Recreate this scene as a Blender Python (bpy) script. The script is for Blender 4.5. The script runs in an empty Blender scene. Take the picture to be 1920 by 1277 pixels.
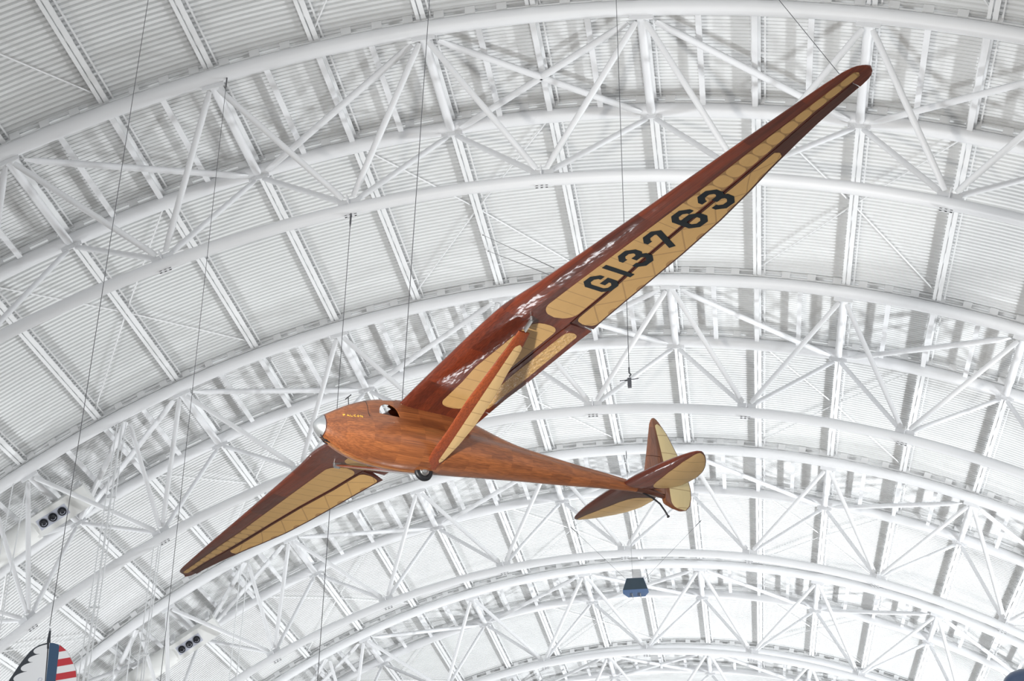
import bpy, bmesh, math, random
from mathutils import Vector, Matrix

S = bpy.context.scene
COL = S.collection
random.seed(7)

# ------------------------------------------------------------------ camera, world, lights, exposure
cam_d = bpy.data.cameras.new('camera')
cam = bpy.data.objects.new('camera', cam_d)
COL.objects.link(cam)
CAM = Vector((4.40101, 0.0, 1.70994))
CR = Vector((0.98911544, 0.14703730, 0.00553836))
CU = Vector((0.06764173, -0.48780592, 0.87032752))
CF = Vector((-0.13067226, 0.86047976, 0.49244222))
m = Matrix(((CR.x, CU.x, -CF.x, CAM.x), (CR.y, CU.y, -CF.y, CAM.y), (CR.z, CU.z, -CF.z, CAM.z), (0, 0, 0, 1)))
cam.matrix_world = m
cam_d.sensor_fit = 'HORIZONTAL'
cam_d.sensor_width = 36.0
cam_d.lens = 36.0 * 2758.77 / 1920.0
cam_d.clip_end = 400
S.camera = cam

S.view_settings.view_transform = 'Standard'
S.view_settings.look = 'None'
S.view_settings.gamma = 1.0
S.view_settings.use_curve_mapping = False
S.view_settings.exposure = 0.38

W = bpy.data.worlds.new('hall_daylight')
S.world = W
W.use_nodes = True
W.node_tree.nodes['Background'].inputs[0].default_value = (0.93, 0.97, 1.0, 1)
W.node_tree.nodes['Background'].inputs[1].default_value = 0.65


def area(name, loc, target, size, power, color=(0.94, 0.975, 1.0), spread=180):
    d = bpy.data.lights.new(name, 'AREA')
    d.shape = 'DISK'
    d.size = size
    d.energy = power
    d.color = color
    d.spread = math.radians(spread)
    o = bpy.data.objects.new(name, d)
    o.location = loc
    o.rotation_euler = (Vector(target) - Vector(loc)).to_track_quat('-Z', 'Y').to_euler()
    COL.objects.link(o)
    return o


# uplights standing on the hall floor and its side galleries
area('uplight', (5.5, 26.5, 8.5), (4.0, 33, 31), 1.2, 540, spread=120)
area('uplight', (-8, 8, 2.5), (-10, 26, 31), 1.8, 500)
area('uplight', (-29, 42, 6.5), (-14, 42, 29), 1.6, 620, spread=120)
area('uplight', (0.5, 31.2, 0.4), (1, 36, 31), 2.4, 170)
area('uplight', (28, 42.0, 7), (2, 44, 31), 1.6, 1400, spread=110)
area('uplight', (28, 57.0, 7), (2, 59, 31), 1.6, 2000, spread=110)
area('uplight', (-29, 57, 6.5), (-12, 57, 30), 1.6, 850, spread=120)
area('uplight', (28, 72.0, 7), (2, 74, 31), 1.6, 2250, spread=110)
area('uplight', (-29, 74, 6.5), (-12, 74, 30), 1.6, 1050, spread=120)
area('uplight', (28, 87.0, 7), (2, 89, 31), 1.6, 2600, spread=110)
area('uplight', (0, 104.0, 3), (0, 100, 31), 1.6, 1900, spread=120)
# added warm fill, not a lamp of the hall, brightens the hanging glider
area('glider_fill_light', (-5, 4, 3.0), (0.5, 20, 11.5), 1.2, 430, (1.0, 0.95, 0.87), spread=62)

# ------------------------------------------------------------------ materials


def new_mat(name, color=(0.8, 0.8, 0.8), rough=0.5, metal=0.0, coat=0.0, spec=0.5):
    mt = bpy.data.materials.new(name)
    mt.use_nodes = True
    b = mt.node_tree.nodes['Principled BSDF']
    b.inputs['Base Color'].default_value = (*color, 1)
    b.inputs['Roughness'].default_value = rough
    b.inputs['Metallic'].default_value = metal
    b.inputs['Specular IOR Level'].default_value = spec
    b.inputs['Coat Weight'].default_value = coat
    b.inputs['Coat Roughness'].default_value = 0.06
    return mt


class NT:
    """small helper for building node trees"""

    def __init__(self, mt):
        self.t = mt.node_tree
        self.b = self.t.nodes['Principled BSDF']

    def n(self, kind, **kw):
        nd = self.t.nodes.new(kind)
        for k, v in kw.items():
            setattr(nd, k, v)
        return nd

    def link(self, a, b):
        self.t.links.new(a, b)

    def math(self, op, a, b=None, c=None):
        nd = self.t.nodes.new('ShaderNodeMath')
        nd.operation = op
        for i, v in enumerate((a, b, c)):
            if v is None:
                continue
            if isinstance(v, (int, float)):
                nd.inputs[i].default_value = v
            else:
                self.t.links.new(v, nd.inputs[i])
        return nd.outputs[0]

    def mix(self, f, a, b, blend='MIX'):
        nd = self.t.nodes.new('ShaderNodeMix')
        nd.data_type = 'RGBA'
        nd.blend_type = blend
        for i, v in ((0, f), (6, a), (7, b)):
            if isinstance(v, (int, float)):
                nd.inputs[i].default_value = v
            elif isinstance(v, tuple):
                nd.inputs[i].default_value = (*v, 1)
            else:
                self.t.links.new(v, nd.inputs[i])
        return nd.outputs[2]

    def noise(self, vec, scale, detail=3, out=0):
        nd = self.t.nodes.new('ShaderNodeTexNoise')
        nd.inputs['Scale'].default_value = scale
        nd.inputs['Detail'].default_value = detail
        if vec is not None:
            self.t.links.new(vec, nd.inputs['Vector'])
        return nd.outputs[out]

    def mapped(self, coord, scale, loc=(0, 0, 0)):
        mp = self.t.nodes.new('ShaderNodeMapping')
        mp.inputs['Scale'].default_value = scale
        mp.inputs['Location'].default_value = loc
        self.t.links.new(coord, mp.inputs['Vector'])
        return mp.outputs[0]

    def bump(self, h, strength, dist=0.01):
        nd = self.t.nodes.new('ShaderNodeBump')
        nd.inputs['Strength'].default_value = strength
        nd.inputs['Distance'].default_value = dist
        self.t.links.new(h, nd.inputs['Height'])
        self.t.links.new(nd.outputs[0], self.b.inputs['Normal'])
        return nd


def painted(name, color, rough=0.45):
    mt = new_mat(name, color, rough)
    g = NT(mt)
    tc = g.n('ShaderNodeTexCoord').outputs['Object']
    nz = g.noise(tc, 0.6, 4)
    g.link(g.mix(nz, tuple(c * 0.96 for c in color), tuple(min(1, c * 1.03) for c in color)), g.b.inputs['Base Color'])
    return mt


M_steel = painted('white_painted_steel', (0.80, 0.805, 0.82), 0.4)
M_deck = painted('white_roof_deck', (0.78, 0.785, 0.785), 0.55)
M_joist = painted('white_joist_paint', (0.84, 0.845, 0.85), 0.5)
M_pipe = painted('white_conduit', (0.78, 0.79, 0.80), 0.4)
M_duct = painted('white_duct', (0.84, 0.84, 0.82), 0.45)
M_ductface = painted('grey_outlet_panel', (0.55, 0.57, 0.66), 0.5)
M_black = new_mat('black_rubber', (0.012, 0.013, 0.017), 0.45)
M_nozzle = new_mat('black_nozzle', (0.02, 0.022, 0.03), 0.35)
M_cable = new_mat('steel_cable', (0.13, 0.13, 0.14), 0.4, 0.6)
M_floor = painted('grey_hall_floor', (0.34, 0.30, 0.26), 0.5)
M_wall = painted('pale_end_wall', (0.72, 0.73, 0.74), 0.6)
M_alu = new_mat('dull_aluminium', (0.40, 0.42, 0.44), 0.45, 0.6)
M_dark_metal = new_mat('dark_metal', (0.03, 0.03, 0.035), 0.4, 0.3)
M_hub = new_mat('grey_hub', (0.35, 0.36, 0.37), 0.35, 0.7)
M_ink = new_mat('black_dope_paint', (0.010, 0.017, 0.024), 0.45, coat=0.15, spec=0.3)
M_gold = new_mat('gold_lettering', (0.85, 0.50, 0.08), 0.4)
M_spk = new_mat('dark_blue_grille', (0.035, 0.06, 0.085), 0.5)
M_spk2 = new_mat('blue_speaker_side', (0.05, 0.11, 0.24), 0.4)
M_pod = new_mat('navy_pod_paint', (0.045, 0.075, 0.15), 0.35, coat=0.3)


def wood(name, base, dark, light, along='X', patch=(0.42, 5.0), patch_amt=0.6, coat=1.0, gloss=0.05, wob=0.0):
    """varnished veneer: fine grain running along one axis, rectangular patches of slightly different tone"""
    mt = new_mat(name, base, 0.42, coat=coat)
    g = NT(mt)
    g.b.inputs['Coat Roughness'].default_value = gloss
    tc = g.n('ShaderNodeTexCoord').outputs['Object']
    sc = (0.4, 24, 24) if along == 'X' else ((24, 0.35, 24) if along == 'Y' else (24, 24, 0.5))
    grain = g.noise(g.mapped(tc, sc), 3.0, 5)
    broad = g.noise(g.mapped(tc, tuple(max(0.5, s * 0.12) for s in sc)), 1.5, 3)
    sep = g.n('ShaderNodeSeparateXYZ')
    g.link(tc, sep.inputs[0])
    if along == 'X':
        ang = g.math('ARCTAN2', g.math('ADD', sep.outputs[2], 0.04), sep.outputs[1])
        a = g.math('FLOOR', g.math('DIVIDE', sep.outputs[0], patch[0]))
        b = g.math('FLOOR', g.math('MULTIPLY', g.math('ADD', ang, g.math('MULTIPLY', a, 0.37)), patch[1]))
    elif along == 'Y':
        a = g.math('FLOOR', g.math('DIVIDE', sep.outputs[1], patch[0]))
        b = g.math('FLOOR', g.math('MULTIPLY', g.math('ADD', sep.outputs[0], g.math('MULTIPLY', a, 0.13)), patch[1]))
    else:
        a = g.math('FLOOR', g.math('DIVIDE', sep.outputs[2], patch[0]))
        b = g.math('FLOOR', g.math('MULTIPLY', sep.outputs[0], patch[1]))
    cx = g.n('ShaderNodeCombineXYZ')
    g.link(a, cx.inputs[0])
    g.link(b, cx.inputs[1])
    wn = g.n('ShaderNodeTexWhiteNoise')
    g.link(cx.outputs[0], wn.inputs[0])
    pt = g.mix(wn.outputs[0], dark, light)
    c = g.mix(patch_amt, base, pt)
    rp = g.n('ShaderNodeValToRGB')
    rp.color_ramp.elements[0].position = 0.36
    rp.color_ramp.elements[0].color = (0.64, 0.61, 0.60, 1)
    rp.color_ramp.elements[1].position = 0.64
    rp.color_ramp.elements[1].color = (1.18, 1.14, 1.10, 1)
    g.link(grain, rp.inputs[0])
    c = g.mix(1.0, c, rp.outputs[0], 'MULTIPLY')
    c = g.mix(g.math('MULTIPLY', broad, 0.35), c, dark)
    g.link(c, g.b.inputs['Base Color'])
    if wob:
        wb = g.noise(g.mapped(tc, (3.0, 1.5, 2.0)), 2.2, 2)
        bm = g.n('ShaderNodeBump')
        bm.inputs['Strength'].default_value = wob
        bm.inputs['Distance'].default_value = 0.05
        g.link(wb, bm.inputs['Height'])
        g.link(bm.outputs[0], g.b.inputs['Normal'])
        g.link(bm.outputs[0], g.b.inputs['Coat Normal'])
    return mt


M_fus = wood('fuselage_mahogany_veneer', (0.34, 0.116, 0.039), (0.18, 0.055, 0.020), (0.46, 0.160, 0.050), 'X', (0.42, 4.2), 0.55, gloss=0.22, coat=0.6, wob=0.10)
M_cone = wood('dark_tail_veneer', (0.11, 0.032, 0.016), (0.07, 0.02, 0.012), (0.15, 0.045, 0.02), 'X', (0.5, 4.0), 0.4, gloss=0.08)
M_wing = wood('wing_mahogany_veneer', (0.150, 0.028, 0.012), (0.070, 0.014, 0.010), (0.26, 0.046, 0.015), 'Y', (0.95, 6.0), 0.65, gloss=0.11, wob=0.22)
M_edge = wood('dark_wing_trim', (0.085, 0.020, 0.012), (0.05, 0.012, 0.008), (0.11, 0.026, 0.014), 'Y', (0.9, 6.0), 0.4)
M_strut = wood('strut_mahogany_veneer', (0.30, 0.060, 0.014), (0.20, 0.036, 0.010), (0.38, 0.085, 0.020), 'Y', (0.7, 3.0), 0.6, gloss=0.05)
M_fin = wood('fin_mahogany_veneer', (0.22, 0.075, 0.026), (0.15, 0.048, 0.018), (0.28, 0.10, 0.034), 'Z', (0.57, 1.0), 0.6)


def fabric(name, base, mode, wrinkle=0.15):
    """doped translucent fabric; UV.x = metres along the span, UV.y = 0..1 along the chord"""
    mt = new_mat(name, base, 0.45, coat=0.8 if mode == 'rumple' else 0.35 if mode in ('rib', 'outer', 'zig', 'rumple') else 0.12)
    g = NT(mt)
    g.b.inputs['Coat Roughness'].default_value = 0.12
    uv = g.n('ShaderNodeUVMap').outputs[0]
    sep = g.n('ShaderNodeSeparateXYZ')
    g.link(uv, sep.inputs[0])
    U, V = sep.outputs[0], sep.outputs[1]
    brown = (0.30, 0.17, 0.075)
    nz = g.noise(g.mapped(uv, (3, 3, 1)), 1.2, 3)
    c = g.mix(nz, tuple(x * 0.93 for x in base), tuple(x * 1.07 for x in base))
    if mode in ('rib', 'outer'):
        f = g.math('ABSOLUTE', g.math('SUBTRACT', g.math('FRACT', g.math('DIVIDE', g.math('ADD', U, g.math('MULTIPLY', V, 0.02)), 0.25)), 0.5))
        line = g.math('GREATER_THAN', f, 0.468)
        c = g.mix(g.math('MULTIPLY', line, 0.55), c, brown)
    if mode == 'outer':
        fu = g.math('MULTIPLY', g.math('ABSOLUTE', g.math('SUBTRACT', g.math('FRACT', g.math('DIVIDE', U, 0.25)), 0.5)), 2.05)
        fv = g.math('MULTIPLY', g.math('ABSOLUTE', g.math('SUBTRACT', V, 0.5)), 2.08)
        s = g.math('ADD', g.math('POWER', fu, 2.6), g.math('POWER', fv, 2.6))
        cell = g.math('GREATER_THAN', s, 1.0)
        cell = g.math('MULTIPLY', cell, g.math('GREATER_THAN', U, 6.25))
        c = g.mix(g.math('MULTIPLY', cell, 0.8), c, (0.30, 0.17, 0.07))
    if mode == 'zig':
        pp = g.math('PINGPONG', U, 0.36)
        d = g.math('ABSOLUTE', g.math('SUBTRACT', g.math('DIVIDE', pp, 0.36), V))
        line = g.math('LESS_THAN', d, 0.045)
        c = g.mix(g.math('MULTIPLY', line, 0.55), c, brown)
        # plywood gussets along the trailing edge
        gu = g.math('POWER', g.math('DIVIDE', g.math('ABSOLUTE', g.math('SUBTRACT', g.math('FRACT', g.math('DIVIDE', g.math('SUBTRACT', U, 0.36), 0.72)), 0.5)), 0.13), 2.0)
        gv = g.math('POWER', g.math('DIVIDE', g.math('SUBTRACT', 1.0, V), 0.13), 2.0)
        blob = g.math('LESS_THAN', g.math('ADD', gu, gv), 1.0)
        c = g.mix(g.math('MULTIPLY', blob, 0.6), c, (0.26, 0.12, 0.05))
    if mode == 'wide':
        f = g.math('ABSOLUTE', g.math('SUBTRACT', g.math('FRACT', g.math('DIVIDE', g.math('ADD', U, g.math('MULTIPLY', V, -0.05)), 0.33)), 0.5))
        line = g.math('GREATER_THAN', f, 0.478)
        c = g.mix(g.math('MULTIPLY', line, 0.6), c, brown)
    g.link(c, g.b.inputs['Base Color'])
    wr = g.noise(g.mapped(uv, (14 if mode == 'rumple' else 3, 3.0 if mode == 'rumple' else 1.5, 1)), 1.0, 3)
    bm = g.n('ShaderNodeBump')
    bm.inputs['Strength'].default_value = wrinkle
    bm.inputs['Distance'].default_value = 0.03
    g.link(wr, bm.inputs['Height'])
    g.link(bm.outputs[0], g.b.inputs['Normal'])
    g.link(bm.outputs[0], g.b.inputs['Coat Normal'])
    return mt


TAN = (0.62, 0.39, 0.158)
M_fab_in = fabric('amber_fabric_with_ribs', TAN, 'rib')
M_fab_out = fabric('amber_fabric_scalloped_cells', TAN, 'outer')
M_fab_ail = fabric('amber_fabric_diagonal_ribs', TAN, 'zig')
M_fab_flap = fabric('rumpled_amber_fabric', TAN, 'rumple', 0.8)
M_fab_tail = fabric('amber_tail_fabric', (0.66, 0.44, 0.20), 'wide')
M_fab_fin = fabric('pale_fin_fabric', (0.72, 0.58, 0.31), 'wide')
M_fab_strut = fabric('pale_strut_fabric', (0.68, 0.47, 0.23), 'rib')

# ------------------------------------------------------------------ mesh helpers


class MB:
    def __init__(self):
        self.v, self.f, self.uv = [], [], None

    def add(self, verts, faces):
        o = len(self.v)
        self.v += [tuple(p) for p in verts]
        self.f += [tuple(i + o for i in q) for q in faces]

    def box(self, c, ax, ay, az, hx, hy, hz):
        c = Vector(c)
        P = [c + ax * (sx * hx) + ay * (sy * hy) + az * (sz * hz) for sx in (-1, 1) for sy in (-1, 1) for sz in (-1, 1)]
        self.add(P, [(0, 1, 3, 2), (4, 6, 7, 5), (0, 4, 5, 1), (2, 3, 7, 6), (0, 2, 6, 4), (1, 5, 7, 3)])

    def bar(self, a, b, w, h, up):
        a, b = Vector(a), Vector(b)
        d = (b - a).normalized()
        s = d.cross(Vector(up)).normalized()
        u = s.cross(d)
        self.box((a + b) / 2, d, s, u, (b - a).length / 2, w / 2, h / 2)

    def rings(self, rings, closed_ends=True):
        n = len(rings[0])
        vs = [p for r in rings for p in r]
        fs = []
        for i in range(len(rings) - 1):
            for j in range(n):
                k = (j + 1) % n
                fs.append((i * n + j, i * n + k, (i + 1) * n + k, (i + 1) * n + j))
        if closed_ends:
            fs.append(tuple(range(n - 1, -1, -1)))
            fs.append(tuple(range((len(rings) - 1) * n, len(rings) * n)))
        self.add(vs, fs)

    def tube(self, pts, r, n=10, up=(0, 1, 0), closed=False):
        pts = [Vector(p) for p in pts]
        rr = r if isinstance(r, (list, tuple)) else [r] * len(pts)
        rings = []
        for i, p in enumerate(pts):
            d = (pts[min(i + 1, len(pts) - 1)] - pts[max(i - 1, 0)]).normalized()
            s = d.cross(Vector(up))
            if s.length < 1e-3:
                s = d.cross(Vector((1, 0, 0)))
            s.normalize()
            u = s.cross(d)
            q = rr[i] if isinstance(rr[i], tuple) else (rr[i], rr[i])
            rings.append([p + s * (math.cos(2 * math.pi * j / n) * q[0]) + u * (math.sin(2 * math.pi * j / n) * q[1]) for j in range(n)])
        self.rings(rings)

    def build(self, name, mat, parent=None, smooth=False, fix=True):
        me = bpy.data.meshes.new(name)
        me.from_pydata([tuple(p) for p in self.v], [], self.f)
        if fix:
            bm = bmesh.new()
            bm.from_mesh(me)
            bmesh.ops.recalc_face_normals(bm, faces=bm.faces[:])
            bm.to_mesh(me)
            bm.free()
        if smooth:
            me.shade_smooth()
            me.set_sharp_from_angle(angle=math.radians(40))
        me.materials.append(mat)
        o = bpy.data.objects.new(name, me)
        COL.objects.link(o)
        if parent is not None:
            o.parent = parent
        return o


def tag(o, label=None, cat=None, group=None, kind=None):
    if label:
        o['label'] = label
    if cat:
        o['category'] = cat
    if group:
        o['group'] = group
    if kind:
        o['kind'] = kind
    return o


def empty(name, loc, label, cat, group=None):
    e = bpy.data.objects.new(name, None)
    e.location = loc
    COL.objects.link(e)
    return tag(e, label, cat, group)


def interp(x, xs, ys):
    if x <= xs[0]:
        return ys[0]
    for i in range(1, len(xs)):
        if x <= xs[i]:
            t = (x - xs[i - 1]) / (xs[i] - xs[i - 1])
            return ys[i - 1] * (1 - t) + ys[i] * t
    return ys[-1]


def curve(tab):
    xs = [a for a, b in tab]
    ys = [b for a, b in tab]
    return lambda x: interp(x, xs, ys)


# ------------------------------------------------------------------ the hall: barrel vault, arched trusses
DT = 0.16879
T0 = DT / 2
ZC = -7.0
Y0, TW, TL = 32.185, 4.7165, 14.8903
R_TOP, R_NODE, R_BOT = 37.93, 37.70, 33.92


def arc(r, th, y):
    return Vector((r * math.sin(th), y, r * math.cos(th) + ZC))


def rad(th):
    return Vector((math.sin(th), 0, math.cos(th)))


def tang(th):
    return Vector((math.cos(th), 0, -math.sin(th)))


YV = Vector((0, 1, 0))

# corrugated roof deck: flutes run along the arch
DECK_R = 38.47
YA, YB = 20.0, 118.0


def build_deck():
    me = bpy.data.meshes.new('ceiling')
    prof = []
    y = YA
    while y < YB:
        ph = (y - Y0) % TL
        if y > Y0 - 0.1 and ph < TW:      # finer ribs over each truss
            pitch, flat, dep, gr = 0.152, 0.108, 0.045, 0.012
        else:
            pitch, flat, dep, gr = 0.198, 0.098, 0.07, 0.018
        prof += [(y, 0), (y + flat, 0), (y + flat + gr, dep), (y + pitch - gr, dep)]
        y += pitch
    na = 90
    vs, fs = [], []
    for a in range(na + 1):
        th = -1.22 + 2.44 * a / na
        s, c = math.sin(th), math.cos(th)
        for y, h in prof:
            r = DECK_R + h
            vs.append((r * s, y, r * c + ZC))
    m_ = len(prof)
    for a in range(na):
        for j in range(m_ - 1):
            fs.append((a * m_ + j, a * m_ + j + 1, (a + 1) * m_ + j + 1, (a + 1) * m_ + j))
    me.from_pydata(vs, [], fs)
    me.materials.append(M_deck)
    o = bpy.data.objects.new('ceiling', me)
    COL.objects.link(o)
    return tag(o, kind='structure')


build_deck()

g = MB()
g.add([(-60, -30, 0), (60, -30, 0), (60, 130, 0), (-60, 130, 0)], [(0, 1, 2, 3)])
tag(g.build('floor', M_floor, fix=False), kind='structure')
g = MB()
N = 40
pts = [arc(DECK_R + 0.2, -1.38 + 2.76 * i / N, YB) for i in range(N + 1)]
g.add(pts + [p + YV * 0.4 for p in pts], [tuple(range(N + 1))] + [tuple(range(2 * N + 1, N, -1))] + [(i, i + N + 1, i + N + 2, i + 1) for i in range(N)])
tag(g.build('wall_back', M_wall), kind='structure')


def member(parent, name, a, b, r, up=(0, 1, 0), e0=0.25, e1=0.25, flat=0.45, mat=None):
    """round steel member with flattened, bolted ends"""
    a, b = Vector(a), Vector(b)
    d = (b - a)
    L = d.length
    d.normalize()
    ps = [a + d * e0, a + d * (e0 + 0.12), a + d * (e0 + flat), b - d * (e1 + flat), b - d * (e1 + 0.12), b - d * e1]
    rr = [(r * 0.75, 0.018), (r * 1.0, 0.025), (r, r), (r, r), (r * 1.0, 0.025), (r * 0.75, 0.018)]
    g_ = MB()
    g_.tube(ps, rr, 10, up)
    return g_.build(name, mat or M_steel, parent, smooth=True)


ORD = ['first', 'second', 'third', 'fourth', 'fifth']
ARCHN = ['nearest arch', 'second arch from the camera', 'third arch from the camera', 'fourth arch from the camera', 'farthest arch in view']
ARCH_LABEL = ['nearest white triangular arched truss, its top chord crossing the upper edge of the photo',
              'second white arched truss, passing behind the glider fuselage and wing',
              'third white arched truss, its bottom chord just above the distant loudspeaker',
              'fourth white arched truss, behind the distant loudspeaker near the lower edge',
              'farthest white arched truss, just showing at the lower edge of the photo']


def chord(parent, name, r, y, rr, a0=-1.16, a1=1.16):
    g_ = MB()
    n_ = 72
    g_.tube([arc(r, a0 + (a1 - a0) * i / n_, y) for i in range(n_ + 1)], rr, 16)
    return g_.build(name, M_steel, parent, smooth=True)


KS = range(-6, 6)
for t in range(5):
    yf = Y0 + t * TL
    yr = yf + TW
    yb = yf + TW / 2
    root = empty('roof_truss', (0, yb, 0), ARCH_LABEL[t], 'roof truss', 'arched roof trusses')
    root_inv = Vector((0, -yb, 0))
    made = []
    made.append(chord(root, 'top_chord', R_TOP, yf, 0.225))
    made.append(chord(root, 'top_chord', R_TOP, yr, 0.225))
    made.append(chord(root, 'bottom_chord', R_BOT - 0.17, yb, 0.185))
    # deck support strips with upright plates above the top chords
    for y, nm in ((yf, 'deck_support_strip'), (yr, 'deck_support_strip')):
        g_ = MB()
        seg = int(2.3 / (0.92 / R_TOP))
        sy = 0.0
        for i in range(seg):
            th = -1.15 + (i + 0.5) * 0.92 / R_TOP
            g_.box(arc(38.31, th, y - 0.10), tang(th), YV, rad(th), 0.15, 0.012, 0.13)
        for r_, h_ in ((38.20, 0.030), (38.41, 0.02)):
            for i in range(90):
                t0_, t1_ = -1.15 + 2.3 * i / 90, -1.15 + 2.3 * (i + 1) / 90
                g_.bar(arc(r_, t0_, y - 0.06), arc(r_, t1_, y - 0.06), 0.05, h_ * 2, rad((t0_ + t1_) / 2))
        made.append(g_.build(nm, M_joist, root))
    front = {k: arc(R_NODE, T0 + k * DT, yf) for k in KS}
    rear = {k: arc(R_NODE, T0 + k * DT, yr) for k in KS}
    bot = {k: arc(R_BOT, T0 + (k + 0.5) * DT, yb) for k in range(-6, 5)}
    for k in bot:
        for dd in (0, 1):
            made.append(member(root, 'web_diagonal', front[k + dd], bot[k], 0.095))
            made.append(member(root, 'web_diagonal', rear[k + dd], bot[k], 0.088))
    # lacing between the two top chords: V pattern, crossed at the crown
    lac = []
    for k in range(-5, 6):
        if k <= -1 and k % 2 == 1:
            lac += [(k, k - 1), (k, k + 1)]
        if k >= 0 and k % 2 == 0:
            lac += [(k, k - 1), (k, k + 1)]
    for a, b in lac:
        if a in front and b in rear:
            made.append(member(root, 'lacing_bar', front[a], rear[b], 0.105, up=rad(0), e0=0.5, e1=0.4))
    for k in KS:
        th = T0 + k * DT
        made.append(member(root, 'node_strut', front[k], rear[k], 0.135, up=rad(th), e0=0.15, e1=0.15, flat=0.6))
        for P, yy in ((front[k], 0.06), (rear[k], -0.06)):
            gp = MB()
            gp.box(P + YV * yy - rad(th) * 0.04, tang(th), YV, rad(th), 0.34, 0.014, 0.10)
            for sg in (-1, 1):
                for q in range(3):
                    gp.box(P + YV * yy * 1.2 + tang(th) * sg * (0.12 + 0.08 * q) - rad(th) * (0.03 + 0.03 * q), tang(th), YV, rad(th), 0.016, 0.03, 0.016)
            made.append(gp.build('gusset_plate', M_steel, root))
        for q in (0.25, 0.5, 0.75):
            th2 = T0 + (k + q) * DT
            g_ = MB()
            g_.bar(arc(38.0, th2, yf + 0.1), arc(38.0, th2, yr - 0.1), 0.17, 0.10, rad(th2))
            made.append(g_.build('cross_member', M_steel, root))
    for k in bot:
        th = T0 + (k + 0.5) * DT
        g_ = MB()
        c0 = arc(R_BOT - 0.40, th, yb)
        for x_ in (-0.145, 0.0, 0.145):
            g_.box(c0 + tang(th) * x_, tang(th), YV, rad(th), 0.035, 0.014, 0.055)
        for z_ in (-0.045, 0.045):
            g_.box(c0 + rad(th) * z_, tang(th), YV, rad(th), 0.18, 0.014, 0.018)
        made.append(g_.build('lifting_lug', M_steel, root))
        g_ = MB()
        g_.box(arc(R_BOT + 0.06, th, yb), tang(th), YV, rad(th), 0.34, 0.016, 0.13)
        g_.box(arc(R_BOT + 0.06, th, yb), tang(th), YV, rad(th), 0.016, 0.30, 0.13)
        made.append(g_.build('gusset_plate', M_steel, root))
    # the knuckle joints low on the left side carry three more members each
    for kk, rk, bk in ((-3.34, -4, -4), (-4.24, -5, -5)):
        P = arc(R_NODE, T0 + kk * DT, yf)
        made.append(member(root, 'web_diagonal', P, bot[bk], 0.088))
        made.append(member(root, 'lacing_bar', P, rear[rk], 0.115, up=rad(0)))
    for o in made:
        o.location = root_inv

# roof joists above the chords, one span each
sides = {}
JK = [j / 2 for j in range(-11, 11)]
WORDS = ['', 'first', 'second', 'third', 'fourth', 'fifth', 'sixth', 'seventh', 'eighth', 'ninth', 'tenth', 'eleventh']
spans = [(21.0, Y0 + TW - 0.1, 'before the nearest arch')]
for t in range(4):
    spans.append((Y0 + t * TL + TW + 0.1, Y0 + (t + 1) * TL + TW - 0.1, 'between the %s and %s arches' % (ORD[t], ORD[t + 1])))
for si, (ya, yb_, where) in enumerate(spans):
    for j, k in enumerate(JK):
        th = T0 + k * DT
        side = 'left' if j < 11 else 'right'
        nth = (11 - j) if j < 11 else (j - 10)
        root = empty('roof_joist', arc(38.2, th, (ya + yb_) / 2), 'white steel roof joist %s, %s one %s of the crown' % (where, WORDS[nth], side), 'roof joist', 'roof joists')
        off = arc(38.2, th, (ya + yb_) / 2)
        T_, R_ = tang(th), rad(th)

        def jb(gm, x, z, w, h, y0=ya, y1=yb_):
            gm.bar(arc(38.2, th, y0) + T_ * x + R_ * z, arc(38.2, th, y1) + T_ * x + R_ * z, w, h, R_)

        a_ = MB()
        jb(a_, -0.085, 0.0, 0.105, 0.02)
        jb(a_, 0.085, 0.0, 0.145, 0.02)
        jb(a_, -0.035, 0.05, 0.015, 0.10)
        jb(a_, 0.035, 0.05, 0.015, 0.10)
        o1 = a_.build('bottom_flange', M_joist, root)
        a_ = MB()
        jb(a_, -0.07, 0.25, 0.10, 0.02)
        jb(a_, 0.07, 0.25, 0.10, 0.02)
        o2 = a_.build('top_flange', M_joist, root)
        a_ = MB()
        nseg = max(2, int((yb_ - ya) / 0.8))
        for q in range(nseg):
            y0_, y1_ = ya + (yb_ - ya) * q / nseg, ya + (yb_ - ya) * (q + 1) / nseg
            z0_, z1_ = (0.02, 0.24) if q % 2 == 0 else (0.24, 0.02)
            a_.bar(arc(38.2 + z0_, th, y0_), arc(38.2 + z1_, th, y1_), 0.035, 0.035, R_)
        o3 = a_.build('web_bar', M_joist, root)
        a_ = MB()
        jb(a_, 0.27, 0.15, 0.05, 0.04)
        y_ = ya + 0.4
        while y_ < yb_:
            a_.box(arc(38.35, th, y_) + T_ * 0.21, T_, YV, R_, 0.10, 0.03, 0.012)
            y_ += 1.2
        o4 = a_.build('conduit', M_joist, root)
        for o in (o1, o2, o3, o4):
            o.location = -off

# light diagonal rods between the joists of every bay
BAYN = ['before the nearest arch', 'behind the nearest arch', 'behind the second arch', 'behind the third arch', 'behind the fourth arch']
for si, (ya, yb_, where) in enumerate(spans):
    y1_, y2_ = (21.0, Y0) if si == 0 else (ya, yb_ - TW)
    ym = (y1_ + y2_) / 2
    for j in range(1, len(JK) - 1, 4):
        th, tl, tr = (T0 + JK[j + q] * DT for q in (0, -1, 1))
        a_ = MB()
        for te in (tl, tr):
            for ye in (y1_ + 0.3, y2_ - 0.3):
                a_.tube([arc(38.3, th, ym), arc(38.3, te, ye)], 0.026, 6)
        side = 'left' if j < 11 else 'right'
        nth = (11 - j) if j < 11 else (j - 10)
        tag(a_.build('cross_bracing', M_joist), 'thin white cross bracing %s, on the %s joist %s of the crown' % (BAYN[si], WORDS[nth], side), 'bracing', 'roof cross bracing')

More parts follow.
